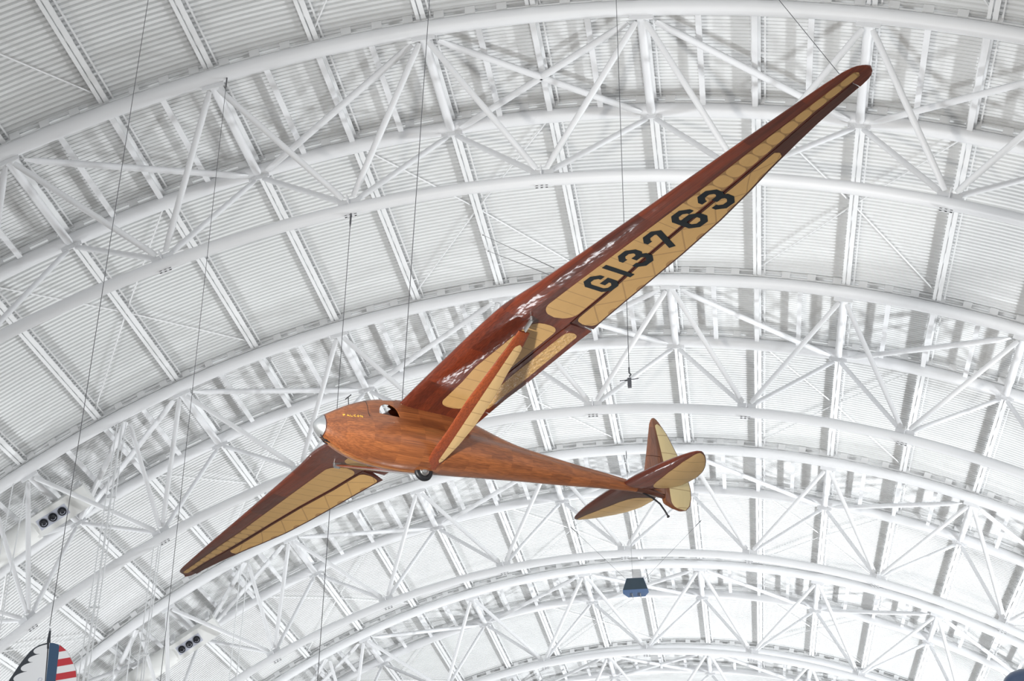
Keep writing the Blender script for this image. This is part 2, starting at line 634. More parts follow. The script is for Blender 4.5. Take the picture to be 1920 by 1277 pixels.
# ------------------------------------------------------------------ air duct runs with three black jet outlets, in the second and third arches
def duct_unit(t, kk, R0_, label_unit):
    yf = Y0 + t * TL
    yc = yf + TW * 0.5
    R0 = R0_
    th = T0 + kk * DT
    root = empty('air_duct', arc(R0, th, yc), label_unit, 'air duct', 'air ducts with jet outlets')
    off = arc(R0, th, yc)
    T_, R_ = tang(th), rad(th)
    # local frame: the face looks down and towards the camera
    nrm = (-R_ * 0.62 - YV * 0.78).normalized()
    upv = T_.cross(nrm).normalized()
    C = off
    a_ = MB()
    a_.box(C, T_, nrm, upv, 1.20, 0.42, 0.42)
    o1 = a_.build('duct_box', M_duct, root)
    a_ = MB()
    a_.box(C + nrm * 0.425 - T_ * 0.35, T_, nrm, upv, 0.62, 0.015, 0.21)
    o2 = a_.build('outlet_panel', M_ductface, root)
    objs = [o1, o2]
    for q in (-0.40, 0.0, 0.40):
        c = C + nrm * 0.44 + T_ * (q - 0.35)
        a_ = MB()
        n_ = 28
        prof = [(0.165, 0.0), (0.17, 0.035), (0.15, 0.045), (0.125, 0.015), (0.11, 0.0), (0.09, 0.015), (0.05, 0.03), (0.01, 0.035)]
        rings = [[c + nrm * h + T_ * (math.cos(2 * math.pi * i / n_) * r) + upv * (math.sin(2 * math.pi * i / n_) * r) for i in range(n_)] for r, h in prof]
        a_.rings(rings)
        nz = a_.build('jet_nozzle', M_nozzle, root, smooth=True)
        objs.append(nz)
        a_ = MB()
        seg_ = 18
        rr_ = []
        for i in range(seg_ + 1):
            an = 0.5 + 2.4 * i / seg_
            rr_.append([c + nrm * 0.045 + T_ * (math.cos(an) * r) + upv * (math.sin(an) * r) for r in (0.098, 0.115)])
        a_.add([p for x in rr_ for p in x], [(2 * i, 2 * i + 1, 2 * i + 3, 2 * i + 2) for i in range(seg_)])
        vn = a_.build('vane', M_ductface, nz, fix=False)
    a_ = MB()
    for q in (-0.95, 0.95):
        a_.box(C + T_ * q - nrm * 0.35 - upv * 0.47, T_, nrm, upv, 0.10, 0.62, 0.07)
    objs.append(a_.build('mounting_bracket', M_steel, root))
    # supply duct following the arch up to the unit
    a_ = MB()
    n_ = 16
    a_.tube([arc(R0, -1.16 + (th - 1.15 / R0 + 1.16) * i / n_, yc) for i in range(n_ + 1)], 0.50, 20)
    objs.append(a_.build('supply_duct', M_duct, root, smooth=True))
    for o in objs:
        o.location = -off


duct_unit(1, -3.99, 37.1, 'white air duct with three black jet outlets inside the second arch, far left')
duct_unit(2, -3.98, 36.75, 'white air duct with three black jet outlets inside the third arch, lower left')


# ------------------------------------------------------------------ white conduit drops hanging from the left knuckle joints
def conduits(base, top, n, gap, label, ties):
    root = empty('conduit_drop', (base[0], base[1], 0), label, 'conduit', 'white conduit drops')
    for i in range(n):
        a_ = MB()
        x = (i - (n - 1) / 2) * gap * (1.0 if i % 2 else 1.25)
        a_.tube([(x, 0.12 * (i % 2), 5.0), (x, 0.12 * (i % 2), top)], 0.024, 8, up=(1, 0, 0))
        a_.build('pipe', M_pipe, root, smooth=True)
    for z in ties:
        a_ = MB()
        a_.box((0, 0.05, z), Vector((1, 0, 0)), YV, Vector((0, 0, 1)), gap * n * 0.62, 0.03, 0.03)
        a_.box((0, 0.05, z - 0.5), Vector((1, 0, 0)), YV, Vector((0, 0, 1)), gap * n * 0.62, 0.03, 0.03)
        a_.build('pipe_tie', M_pipe, root)


def nodeat(t, k, c=0):
    y = Y0 + t * TL + (0, TW, TW / 2)[c]
    return arc(R_BOT if c == 2 else R_NODE, T0 + k * DT, y)


for (t, k, c, n, gap, lab, ties) in (
        (1, -3.38, 0, 4, 0.085, 'bundle of four white pipes hanging from the second arch, left of the glider wing tip', (27.0, 23.2, 19.0)),
        (1, -4.05, 0, 2, 0.42, 'pair of white pipes hanging at the far left edge beside the jet outlets', ()),
        (1, -3.52, 2, 3, 0.11, 'three white pipes hanging below the bottom chord node of the second arch', (18.5,)),
        (2, -3.36, 0, 2, 0.26, 'pair of white pipes hanging from the third arch below the left wing tip', ()),
        (2, -4.35, 0, 2, 0.55, 'pair of white pipes hanging from the third arch near the striped rudder', ())):
    p = nodeat(t, k, c)
    conduits((p.x, p.y), p.z - 0.05, n, gap, lab, [z for z in ties if z < p.z - 1])


# ------------------------------------------------------------------ cables
def cable(a, b, label, r=0.0065, fit_hw=False, name='suspension_cable'):
    a, b = Vector(a), Vector(b)
    root = empty(name, b, label, 'cable', 'steel suspension cables')
    g_ = MB()
    g_.tube([b - b, a - b], r, 6, up=(1, 0, 0))
    g_.build('wire_rope', M_cable, root)
    g_ = MB()
    d = (b - a).normalized()
    s_ = a - b
    g_.tube([s_, s_ + d * 0.10, s_ + d * 0.35, s_ + d * 0.5], [r * 1.5, r * 3.2, r * 3.2, r], 8, up=(1, 0, 0))
    g_.build('end_fitting', M_cable, root)
    return root


# ------------------------------------------------------------------ the glider
MM = ((0.7279497, 0.6785122, 0.0985417), (0.6807842, -0.7323583, 0.0135711), (-0.0813760, -0.0572065, 0.9950404))
GT = Vector((-1.395919, 18.792615, 11.275203))
glider = empty('glider', GT, 'varnished wooden vintage glider with amber fabric wings hanging in mid air', 'glider')
A0, A1, A2 = (Vector(r) for r in MM)
fw = -A0
glider.matrix_world = Matrix(((fw.x, A1.x, A2.x, GT.x), (fw.y, A1.y, A2.y, GT.y), (fw.z, A1.z, A2.z, GT.z), (0, 0, 0, 1)))


def GW(x, y, z):
    """glider coordinates (metres behind the nose, to port, up) -> world"""
    return GT + A0 * x + A1 * y + A2 * z


class GB(MB):
    """collects glider coordinates; x behind the nose is flipped to local -x"""

    def build(self, name, mat, parent, smooth=True, fix=True):
        self.v = [(-p[0], p[1], p[2]) for p in self.v]
        return MB.build(self, name, mat, parent, smooth, fix)


# fuselage sections: x, half width, half height, centre z, cabin top z, cabin half width
FS = [(0.0, 0.01, 0.01, 0.005, 0.015, 0.008),
      (0.015, 0.055, 0.052, 0.0, 0.052, 0.04),
      (0.05, 0.1, 0.098, -0.004, 0.1, 0.075),
      (0.12, 0.15, 0.1512, -0.0138, 0.158, 0.12),
      (0.28, 0.225, 0.243, -0.029, 0.255, 0.165),
      (0.5, 0.29, 0.3371, -0.0399, 0.375, 0.205),
      (0.76, 0.335, 0.3863, -0.0617, 0.49, 0.23),
      (1.0, 0.37, 0.407, -0.068, 0.565, 0.245),
      (1.4, 0.405, 0.4216, -0.0724, 0.63, 0.262),
      (1.8, 0.415, 0.4048, -0.0602, 0.645, 0.27),
      (2.2, 0.395, 0.3762, -0.0538, 0.625, 0.265),
      (2.6, 0.365, 0.348, -0.052, 0.535, 0.245),
      (2.9, 0.34, 0.322, -0.05, 0.44, 0.225),
      (3.25, 0.308, 0.297, -0.048, 0.33, 0.205),
      (3.6, 0.278, 0.27, -0.046, 0.238, 0.195),
      (4.0, 0.244, 0.238, -0.05, 0.195, 0.18),
      (4.5, 0.2, 0.2, -0.056, 0.15, 0.15),
      (5.0, 0.16, 0.162, -0.054, 0.112, 0.12),
      (5.4, 0.128, 0.133, -0.05, 0.086, 0.097),
      (5.8, 0.098, 0.103, -0.054, 0.05, 0.074),
      (6.1, 0.076, 0.082, -0.06, 0.022, 0.057),
      (6.3, 0.062, 0.07, -0.068, 0.002, 0.046)]
fcol = [curve([(s[0], s[i]) for s in FS]) for i in range(1, 6)]


def smooth_interp(x, i):
    # average a little for fair curves
    h = 0.12
    f = fcol[i]
    if x < 0.25:
        return f(x)
    return (f(x - h) + 2 * f(x) + f(x + h)) / 4


def fus_ring(x, grow=0.0):
    a, b, zc, zt, cw = (smooth_interp(x, i) for i in range(5))
    a += grow
    b += grow
    pr = math.radians(36)
    half = []
    for i in range(15):
        ph = -math.pi / 2 + (pr + math.pi / 2) * i / 14
        half.append((a * math.cos(ph), zc + b * math.sin(ph)))
    yr_, zr_ = half[-1]
    h = max(0.004, zt + grow - zr_)
    blend = min(1.0, max(0.0, (3.9 - x) / 1.2)) * min(1.0, max(0.0, (x - 0.10) / 0.35))
    for i in range(1, 12):
        ps = math.pi / 2 * i / 11
        ex = 1.0 - 0.42 * blend
        yy = (math.cos(ps) ** ex if i < 11 else 0.0)
        zz = math.sin(ps) ** (1.0 - 0.15 * blend)
        w = yr_ * (1 - blend) + (cw if i > 0 else yr_) * blend
        # short ledge from the shoulder ridge to the cabin side
        w = w + (yr_ - w) * max(0.0, 1 - i / 1.3) * blend
        half.append((w * yy, zr_ + h * zz))
    ring = [(x, y, z) for y, z in half] + [(x, -y, z) for y, z in reversed(half[1:-1])]
    return ring


def fus_mesh(x0, x1, n, name, mat, parent, grow=0.0, ends=True, cosine=False):
    g_ = GB()
    xs = []
    for i in range(n + 1):
        u = i / n
        if cosine:
            u = 1 - math.cos(u * math.pi / 2)
        xs.append(x0 + (x1 - x0) * u)
    g_.rings([fus_ring(x, grow) for x in xs], ends)
    return g_.build(name, mat, parent)


fus = fus_mesh(0.115, 6.30, 120, 'fuselage', M_fus, glider)
sol = fus.modifiers.new('shell', 'SOLIDIFY')
sol.thickness = 0.014
sol.offset = -1


def cutter(poly, y0, y1):
    g_ = GB()
    n_ = len(poly)
    g_.rings([[(x, y0, z) for x, z in poly], [(x, y1, z) for x, z in poly]])
    return g_.build('cut', M_dark_metal, glider, smooth=False)


def dshape(x0, x1, z0, z1, slope=0.0, n=14):
    pts_ = []
    cx_ = (x0 + x1) / 2
    for i in range(n + 1):
        an = math.pi * i / n
        pts_.append((cx_ + (x1 - x0) / 2 * math.cos(an), z0 + slope * math.cos(an) + (z1 - z0) * math.sin(an) ** 0.8))
    return pts_


cuts = [cutter(dshape(0.99, 1.33, 0.250, 0.452, -0.012), 0.12, 0.5), cutter(dshape(1.10, 1.62, 0.262, 0.60, 0.0), -0.12, -0.5),
        cutter([(1.1, 0.47), (1.36, 0.47), (1.36, 0.9), (1.1, 0.9)], -0.17, 0.17)]
for c_ in cuts:
    md = fus.modifiers.new('hole', 'BOOLEAN')
    md.object = c_
    md.operation = 'DIFFERENCE'
    md.solver = 'EXACT'
bpy.context.view_layer.update()
dg = bpy.context.evaluated_depsgraph_get()
nm_ = bpy.data.meshes.new_from_object(fus.evaluated_get(dg))
fus.modifiers.clear()
fus.data = nm_
nm_.set_sharp_from_angle(angle=math.radians(35))
for c_ in cuts:
    bpy.data.objects.remove(c_)

nose = fus_mesh(0.0, 0.125, 10, 'nose_cap', M_alu, glider, 0.002, cosine=True)
nose['label'] = 'dull silver metal nose cap'
# dark trim ring behind the cap
g_ = GB()
g_.rings([fus_ring(0.122, 0.004), fus_ring(0.134, 0.004)], False)
g_.build('nose_ring', M_edge, glider)
cone = fus_mesh(6.12, 6.30, 4, 'tail_cone', M_cone, glider, 0.004)
g_ = GB()
g_.tube([(6.10, 0, -0.065), (6.3, 0, -0.08), (6.55, 0, -0.115), (6.8, 0, -0.17)], [(0.08, 0.085), (0.062, 0.075), (0.045, 0.07), (0.012, 0.04)], 18, up=(0, 1, 0))
cone2 = g_.build('tail_fairing', M_cone, glider)
# keel strip and cabin seam
g_ = GB()
g_.tube([(x, 0, fus_ring(x)[0][2] - 0.003) for x in [0.14 + 0.1 * i for i in range(17)]], (0.022), 8, up=(0, 1, 0))
g_.build('keel_strip', wood('pale_keel_wood', (0.34, 0.14, 0.05), (0.22, 0.09, 0.03), (0.42, 0.19, 0.07), 'X'), glider)
g_ = GB()
rg = fus_ring(0.80, 0.001)
up_half = [p for p in rg if p[2] > 0.16 and p[1] >= 0]
g_.tube(up_half, 0.004, 6, up=(1, 0, 0))
g_.build('canopy_seam', M_dark_metal, glider)

# name on the nose, in gold letters
GL = {'F': [[(0, 0), (0, 1)], [(0, 1), (.6, 1)], [(0, .55), (.45, .55)]], 'A': [[(0, 0), (.33, 1)], [(.33, 1), (.66, 0)], [(.12, .35), (.54, .35)]],
      'L': [[(0, 1), (0, 0)], [(0, 0), (.6, 0)]], 'C': [[(.6, .85), (.35, 1)], [(.35, 1), (.05, .75)], [(.05, .75), (.05, .25)], [(.05, .25), (.35, 0)], [(.35, 0), (.6, .15)]],
      'O': [[(.3, 1), (0, .5)], [(0, .5), (.3, 0)], [(.3, 0), (.62, .5)], [(.62, .5), (.3, 1)]], 'N': [[(0, 0), (0, 1)], [(0, 1), (.6, 0)], [(.6, 0), (.6, 1)]]}


def fus_y(x, z):
    r_ = fus_ring(x, 0.003)
    half = [p for p in r_ if p[1] >= 0 and p[2] > -0.1]
    half.sort(key=lambda p: p[2])
    return interp(z, [p[2] for p in half], [p[1] for p in half])


g_ = GB()
for i, ch in enumerate('FALCON'):
    for (a, b) in GL[ch]:
        P = []
        for (u, v) in (a, b):
            x = 0.385 + i * 0.052 + u * 0.050
            z = 0.118 + v * 0.036 + (x - 0.385) * 0.02
            P.append(Vector((x, fus_y(x, z), z)))
        d = (P[1] - P[0]).normalized()
        s = Vector((d.z, 0, -d.x))
        for p in P:
            pass
        g_.box((P[0] + P[1]) / 2, d, s, Vector((0, 1, 0)), (P[1] - P[0]).length / 2 + 0.002, 0.0045, 0.003)
nl = g_.build('name_lettering', M_gold, glider, smooth=False)
nl['label'] = 'small gold name letters on the nose'

# wings --------------------------------------------------------------------------------------------
LEx = curve([(0.0, 1.385), (.3, 1.39), (1, 1.41), (1.76, 1.44), (2.38, 1.47), (2.87, 1.51), (3.16, 1.56), (3.5, 1.60), (4.5, 1.65), (5.5, 1.69), (6.3, 1.72), (7.5, 1.76),
             (8.2, 1.79), (8.9, 1.825), (9.15, 1.845), (9.27, 1.875), (9.35, 1.92), (9.40, 1.99), (9.415, 2.04)])
TEx = curve([(0.0, 2.77), (.22, 2.77), (.98, 2.81), (1.46, 2.87), (2.05, 2.91), (3.03, 2.985), (3.8, 2.91), (4.42, 2.86), (5.32, 2.78), (6.2, 2.67), (6.89, 2.54), (7.36, 2.43),
             (7.95, 2.32), (8.37, 2.25), (8.87, 2.19), (9.15, 2.165), (9.27, 2.145), (9.35, 2.115), (9.40, 2.07), (9.415, 2.045)])
LEz = curve([(.0, .510), (.3, .547), (2.7, .915), (3.0, .945), (3.3, .955), (9.4, .90)])
TEz = curve([(.0, .390), (.3, .428), (2.7, .765), (3.0, .795), (3.3, .805), (9.4, .85)])
GAP_IN = curve([(.5, 2.40), (1.6, 2.44), (3.02, 2.585)])
GAP_OUT = curve([(3.02, 2.565), (4.03, 2.50), (5.02, 2.385), (6.0, 2.305), (6.9, 2.245), (7.64, 2.18), (8.5, 2.095), (9.12, 2.055)])


def half_t(y, u):
    t = 0.135 if y < 3 else interp(y, [3, 9.4], [0.135, 0.10])
    u = max(0.0, min(1.0, u))
    return 5 * t * (0.2969 * math.sqrt(u) - 0.126 * u - 0.3516 * u * u + 0.2843 * u ** 3 - 0.1036 * u ** 4)


def wing_pt(y, x, upper):
    """point on the wing skin at span |y| and distance x behind the nose"""
    a, b = LEx(y), TEx(y)
    c = b - a
    u = (x - a) / c
    z = LEz(y) * (1 - u) + TEz(y) * u + c * 0.035 * 4 * u * (1 - u)
    return z + (c * half_t(y, u) if upper else -c * half_t(y, u))


def foil_loop(y, x0, x1, n, sgn, droop=0.0):
    up, lo = [], []
    for i in range(n + 1):
        q = (1 - math.cos(math.pi * i / n)) / 2
        x = x0 + (x1 - x0) * q
        dz = -droop * (x - x0) / max(1e-6, (x1 - x0))
        up.append((x, sgn * y, wing_pt(y, x, True) + dz))
        lo.append((x, sgn * y, wing_pt(y, x, False) + dz))
    return up[::-1] + lo[1:]


def frange(a, b, n):
    return [a + (b - a) * i / n for i in range(n + 1)]


def fabric_strip(name, parent, mat, y0, y1, fx0, fx1, r0, r1, sgn, droopf=None, off=0.004, n=90, m_=8, zf=None):
    """rounded-ended fabric panel lying on the lower skin"""
    vs, uvs, fs = [], [], []
    ys = []
    for i in range(n + 1):
        q = i / n
        ys.append(y0 + (y1 - y0) * ((1 - math.cos(math.pi * q)) / 2 * 0.35 + q * 0.65))
    for y in ys:
        a, b = fx0(y), fx1(y)
        k = 1.0
        if y < y0 + r0:
            k = math.sqrt(max(0.0, 1 - ((y0 + r0 - y) / r0) ** 2))
        if y > y1 - r1:
            k = min(k, math.sqrt(max(0.0, 1 - ((y - y1 + r1) / r1) ** 2)))
        rc = min((b - a) / 2, max(r0 if y < (y0 + y1) / 2 else r1, 0.01))
        cut = rc * (1 - k)
        aa, bb = a + cut, b - cut
        for j in range(m_ + 1):
            x = aa + (bb - aa) * j / m_
            z = (zf(y, x) if zf else wing_pt(y, x, False)) - off
            if droopf:
                z -= droopf(y, x)
            vs.append((-x, sgn * y, z))
            uvs.append((y, (x - a) / (b - a)))
    for i in range(n):
        for j in range(m_):
            q = i * (m_ + 1) + j
            f = (q, q + 1, q + m_ + 2, q + m_ + 1)
            fs.append(f if sgn < 0 else f[::-1])
    me = bpy.data.meshes.new(name)
    me.from_pydata(vs, [], fs)
    ul = me.uv_layers.new(name='UVMap')
    for lp in me.loops:
        ul.data[lp.index].uv = uvs[lp.vertex_index]
    me.shade_smooth()
    me.materials.append(mat)
    o = bpy.data.objects.new(name, me)
    COL.objects.link(o)
    o.parent = parent
    return o


for sgn, sname, droop in ((1, 'port', -0.01), (-1, 'starboard', 0.075)):
    g_ = GB()
    st = []
    for y in frange(0.16, 0.54, 4):
        st.append((y, TEx(y)))
    for y in frange(0.545, 3.02, 26):
        st.append((y, GAP_IN(y)))
    for y in frange(3.025, 9.115, 54):
        st.append((y, GAP_OUT(y)))
    for y in frange(9.12, 9.28, 4) + [9.33, 9.37, 9.395, 9.41, 9.415]:
        st.append((y, TEx(y)))
    g_.rings([foil_loop(y, LEx(y), xe, 16, sgn) for y, xe in st])
    wing = g_.build('wing', M_wing, glider)
    wing['label'] = 'port wing, nearer the camera' if sgn > 0 else 'starboard wing, pointing down to the left'
    # inner flap
    g_ = GB()
    g_.rings([foil_loop(y, GAP_IN(y) + 0.014, TEx(y), 10, sgn) for y in frange(0.56, 3.0, 24)])
    flap = g_.build('flap', M_wing, glider)
    # aileron
    g_ = GB()
    dr = lambda y: droop * (1.0 if y < 6 else interp(y, [6, 8.7], [1.0, 0.3]))
    g_.rings([foil_loop(y, GAP_OUT(y) + (0.014 if y < 8 else 0.008), TEx(y), 10, sgn, dr(y)) for y in frange(3.045, 9.105, 58)])
    ail = g_.build('aileron', M_edge, glider)
    drf = lambda y, x: dr(y) * (x - GAP_OUT(y)) / (TEx(y) - GAP_OUT(y))
    fabric_strip('fabric_panel', wing, M_fab_in, 0.47, 2.86, curve([(.47, 1.90), (1.15, 1.915), (1.55, 1.89), (2.39, 1.985), (2.86, 2.07)]),
                 lambda y: GAP_IN(y) - 0.045, 0.17, 0.17, sgn)
    fabric_strip('fabric_panel', wing, M_fab_out, 3.06, 9.28,
                 curve([(3.05, 1.99), (3.7, 1.985), (6.7, 1.98), (7.5, 1.955), (8.7, 1.945), (9.28, 1.935)]),
                 curve([(3.05, 2.545), (4.03, 2.475), (5.02, 2.36), (6.0, 2.28), (6.9, 2.22), (7.64, 2.155), (8.5, 2.065), (9.28, 2.03)]), 0.27, 0.05, sgn, n=140)
    fabric_strip('fabric_panel', flap, M_fab_flap, 0.60, 2.84, lambda y: GAP_IN(y) + 0.10, lambda y: TEx(y) - 0.09, 0.10, 0.10, sgn)
    fabric_strip('fabric_panel', ail, M_fab_ail, 3.09, 7.69, lambda y: GAP_OUT(y) + 0.045, lambda y: TEx(y) - 0.028, 0.14, 0.05, sgn, drf)
    # root fillet seam line
    if sgn > 0:
        CH = {'G': (0.36, [[(.86, .90), (.86, 1.06), (.66, 1.26), (.34, 1.26), (.14, 1.06), (.14, .34), (.34, .14), (.66, .14), (.86, .34), (.86, .62), (.48, .62)]]),
              '1': (0.10, [[(.5, 0), (.5, 1.4)]]),
              '3': (0.36, [[(.14, .92), (.14, 1.06), (.34, 1.26), (.66, 1.26), (.86, 1.06), (.86, .86), (.70, .70), (.40, .70)],
                           [(.70, .70), (.86, .54), (.86, .34), (.66, .14), (.34, .14), (.14, .34), (.14, .48)]]),
              '7': (0.38, [[(.14, .92), (.14, 1.06), (.34, 1.26), (.70, 1.26), (.86, 1.10), (.34, 0.0)]]),
              '6': (0.36, [[(.86, .92), (.86, 1.06), (.66, 1.26), (.34, 1.26), (.14, 1.06), (.14, .34), (.34, .14), (.66, .14), (.86, .34), (.86, .58), (.66, .78), (.20, .78)]])}
        vs, fs = [], []

        def put(q):
            o = len(vs)
            for (yy, xx) in q:
                z = wing_pt(yy, xx, False)
                if GAP_OUT(yy) + 0.014 < xx:
                    z -= drf(yy, xx)
                vs.append((-xx, yy, z - 0.008))
            fs.append((o, o + 1, o + 2, o + 3))

        for ch, ys_ in (('G', 3.955), ('1', 4.47), ('3', 4.72), ('7', 5.25), ('6', 5.83), ('3', 6.345)):
            w_, paths = CH[ch]
            tk = 0.135
            for path in paths:
                W_ = 0.36
                P = [Vector((p[0] * W_ if ch != '1' else 0.05, p[1] / 1.4 * 0.495)) for p in path]
                th_ = 0.047
                L_, R2 = [], []
                for i, p in enumerate(P):
                    d0 = (P[i] - P[i - 1]).normalized() if i > 0 else None
                    d1 = (P[i + 1] - P[i]).normalized() if i < len(P) - 1 else None
                    if d0 is None:
                        d0 = d1
                    if d1 is None:
                        d1 = d0
                    n0, n1 = Vector((-d0.y, d0.x)), Vector((-d1.y, d1.x))
                    mm = (n0 + n1).normalized()
                    k = th_ / max(0.5, mm.dot(n0))
                    L_.append(p + mm * k)
                    R2.append(p - mm * k)
                for i in range(len(P) - 1):
                    ns = max(1, int((P[i + 1] - P[i]).length / 0.04))
                    for s in range(ns):
                        for (ta, tb) in ((0, .25), (.25, .5), (.5, .75), (.75, 1)):
                            def pt(f, g2):
                                l_ = L_[i].lerp(L_[i + 1], f)
                                r_ = R2[i].lerp(R2[i + 1], f)
                                w = l_.lerp(r_, g2)
                                return (ys_ + w.x, 2.535 - w.y)
                            f0, f1 = s / ns, (s + 1) / ns
                            put([pt(f0, ta), pt(f0, tb), pt(f1, tb), pt(f1, ta)])
        me = bpy.data.meshes.new('registration_lettering')
        me.from_pydata(vs, [], fs)
        bm = bmesh.new()
        bm.from_mesh(me)
        bmesh.ops.remove_doubles(bm, verts=bm.verts[:], dist=1e-5)
        bmesh.ops.recalc_face_normals(bm, faces=bm.faces[:])
        bm.to_mesh(me)
        bm.free()
        me.materials.append(M_ink)
        o = bpy.data.objects.new('registration_lettering', me)
        COL.objects.link(o)
        o.parent = wing
        o['label'] = 'large black registration G13763'

    # wing strut: broad streamlined plank, wood in front and fabric behind
    F0 = Vector((1.86, 0.10, -0.43))
    T1 = Vector((1.95, 2.82, 0.74))
    sl = curve([(0, 1.815), (.11, 1.775), (.28, 1.795), (.48, 1.785), (.67, 1.82), (.84, 1.862), (.98, 1.872), (1, 1.875)])
    sr = curve([(0, 2.03), (.07, 2.055), (.19, 2.135), (.34, 2.185), (.55, 2.182), (.70, 2.14), (.82, 2.125), (.98, 2.062), (1, 2.055)])
    sd = Vector((0, T1.y - F0.y, T1.z - F0.z))
    sn = Vector((1, 0, 0)).cross(sd).normalized()
    if sn.z < 0:
        sn = -sn

    def sp(s, x, h):
        p = F0 + sd * s
        p = p + sn * h
        return (x, sgn * p.y, p.z)

    g_ = GB()
    rings = []
    for i in range(41):
        s = i / 41.0 * 0.985 + 0.0
        a, b = sl(s), sr(s)
        tk = 0.028 * min(1, 0.55 + 3 * s, 0.5 + 4 * (1 - s))
        ring = []
        for q in range(20):
            an = 2 * math.pi * q / 20
            u = (1 - math.cos(an)) / 2
            ring.append(sp(s, a + (b - a) * u, math.copysign(1, math.sin(an)) * tk * (abs(math.sin(an)) ** 0.8) * (1.25 - 0.5 * u)))
        rings.append(ring)
    g_.rings(rings)
    strut = g_.build('wing_strut', M_strut, glider)
    # fabric on the rear of the strut
    vs, uvs, fs = [], [], []
    n_, m2 = 60, 4
    for i in range(n_ + 1):
        s = 0.055 + (0.885 - 0.055) * i / n_
        a, b = 1.955, sr(s) - 0.012
        e = min(1, (s - 0.055) / 0.03, (0.885 - s) / 0.03)
        k = math.sqrt(max(0, 1 - (1 - e) ** 2))
        c_ = (a + b) / 2
        hw_ = (b - a) / 2 * (0.15 + 0.85 * k)
        for j in range(m2 + 1):
            x = c_ - hw_ + 2 * hw_ * j / m2
            a2, b2 = sl(s), sr(s)
            u = (x - a2) / (b2 - a2)
            tk = 0.028 * min(1, 0.55 + 3 * s, 0.5 + 4 * (1 - s)) * (max(0.0, 4 * u * (1 - u)) ** 0.4) * (1.25 - 0.5 * u)
            p = sp(s, x, -tk - 0.003)
            vs.append((-p[0], p[1], p[2]))
            uvs.append((s * 2.95, j / m2))
    for i in range(n_):
        for j in range(m2):
            q = i * (m2 + 1) + j
            f = (q, q + 1, q + m2 + 2, q + m2 + 1)
            fs.append(f if sgn < 0 else f[::-1])
    me = bpy.data.meshes.new('fabric_panel')
    me.from_pydata(vs, [], fs)
    ul = me.uv_layers.new(name='UVMap')
    for lp in me.loops:
        ul.data[lp.index].uv = uvs[lp.vertex_index]
    me.shade_smooth()
    me.materials.append(M_fab_strut)
    o = bpy.data.objects.new('fabric_panel', me)
    COL.objects.link(o)
    o.parent = strut
    g_ = GB()
    pa, pb = Vector(sp(0.97, 1.96, 0)), Vector(sp(1.04, 1.96, 0.0))
    g_.tube([pa, pb], [(0.05, 0.014), (0.045, 0.014)], 8, up=(1, 0, 0))
    g_.tube([pb + Vector((0, 0, -0.02)), pb + Vector((0, 0, 0.05))], 0.025, 10, up=(1, 0, 0))
    g_.build('strut_fitting', M_hub, strut)

# tailplane -----------------------------------------------------------------------------------------
hLE = curve([(0, 5.78), (.15, 5.77), (.4, 5.765), (.75, 5.80), (1.1, 5.85), (1.4, 5.92), (1.58, 5.98), (1.65, 6.03), (1.68, 6.10)])
hTE = curve([(0, 6.30), (.06, 6.45), (.12, 6.60), (.22, 6.74), (.38, 6.81), (.75, 6.82), (1.0, 6.74), (1.2, 6.62), (1.4, 6.46), (1.55, 6.31), (1.65, 6.18), (1.68, 6.12)])
HZ = -0.055


def tail_z(y, x, s=-1):
    u = max(0, min(1, (x - hLE(y)) / max(0.01, hTE(y) - hLE(y))))
    return HZ + s * (hTE(y) - hLE(y)) * 0.055 * 4 * math.sqrt(u) * (1 - u)


for sgn in (1, -1):
    g_ = GB()
    rings = []
    for y in [0, .06, .12, .17, .22, .3] + frange(0.38, 1.4, 12) + [1.48, 1.55, 1.6, 1.65, 1.67, 1.68]:
        up, lo = [], []
        for i in range(13):
            x = hLE(y) + (hTE(y) - hLE(y)) * (1 - math.cos(math.pi * i / 12)) / 2
            up.append((x, sgn * y, tail_z(y, x, 1)))
            lo.append((x, sgn * y, tail_z(y, x, -1)))
        rings.append(up[::-1] + lo[1:])
    g_.rings(rings)
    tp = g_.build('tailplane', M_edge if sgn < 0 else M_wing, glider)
    fabric_strip('fabric_panel', tp, M_fab_tail, 0.24, 1.645, curve([(.24, 6.22), (.5, 6.13), (.9, 6.06), (1.3, 6.035), (1.64, 6.06)]), lambda y: hTE(y) - 0.02,
                 0.16, 0.10, sgn, off=0.003, n=50, zf=lambda y, x: tail_z(y, x, -1))

# fin and rudder -----------------------------------------------------------------------------------
vLE = curve([(-.36, 7.0), (-.33, 6.85), (-.28, 6.72), (-.22, 6.60), (-.12, 6.48), (0, 6.36), (.15, 6.32), (.31, 6.35), (.73, 6.47), (1.2, 6.60), (1.28, 6.64), (1.325, 6.68), (1.34, 6.72)])
vTE = curve([(-.36, 7.06), (-.33, 7.18), (-.24, 7.28), (-.08, 7.345), (.1, 7.36), (.26, 7.33), (.71, 7.16), (1.07, 6.98), (1.28, 6.82), (1.325, 6.77), (1.34, 6.73)])


def fin_half(x, z):
    u = max(0, min(1, (x - vLE(z)) / max(0.01, vTE(z) - vLE(z))))
    return (vTE(z) - vLE(z)) * 0.05 * 4 * math.sqrt(u) * (1 - u) + 0.001


def fin_part(name, mat, zs, fx0, fx1):
    g_ = GB()
    rings = []
    for z in zs:
        a, b = fx0(z), fx1(z)
        ps = [a + (b - a) * (1 - math.cos(math.pi * i / 10)) / 2 for i in range(11)]
        rings.append([(x, fin_half(x, z), z) for x in ps[::-1]] + [(x, -fin_half(x, z), z) for x in ps[1:]])
    g_.rings(rings)
    return g_.build(name, mat, glider)


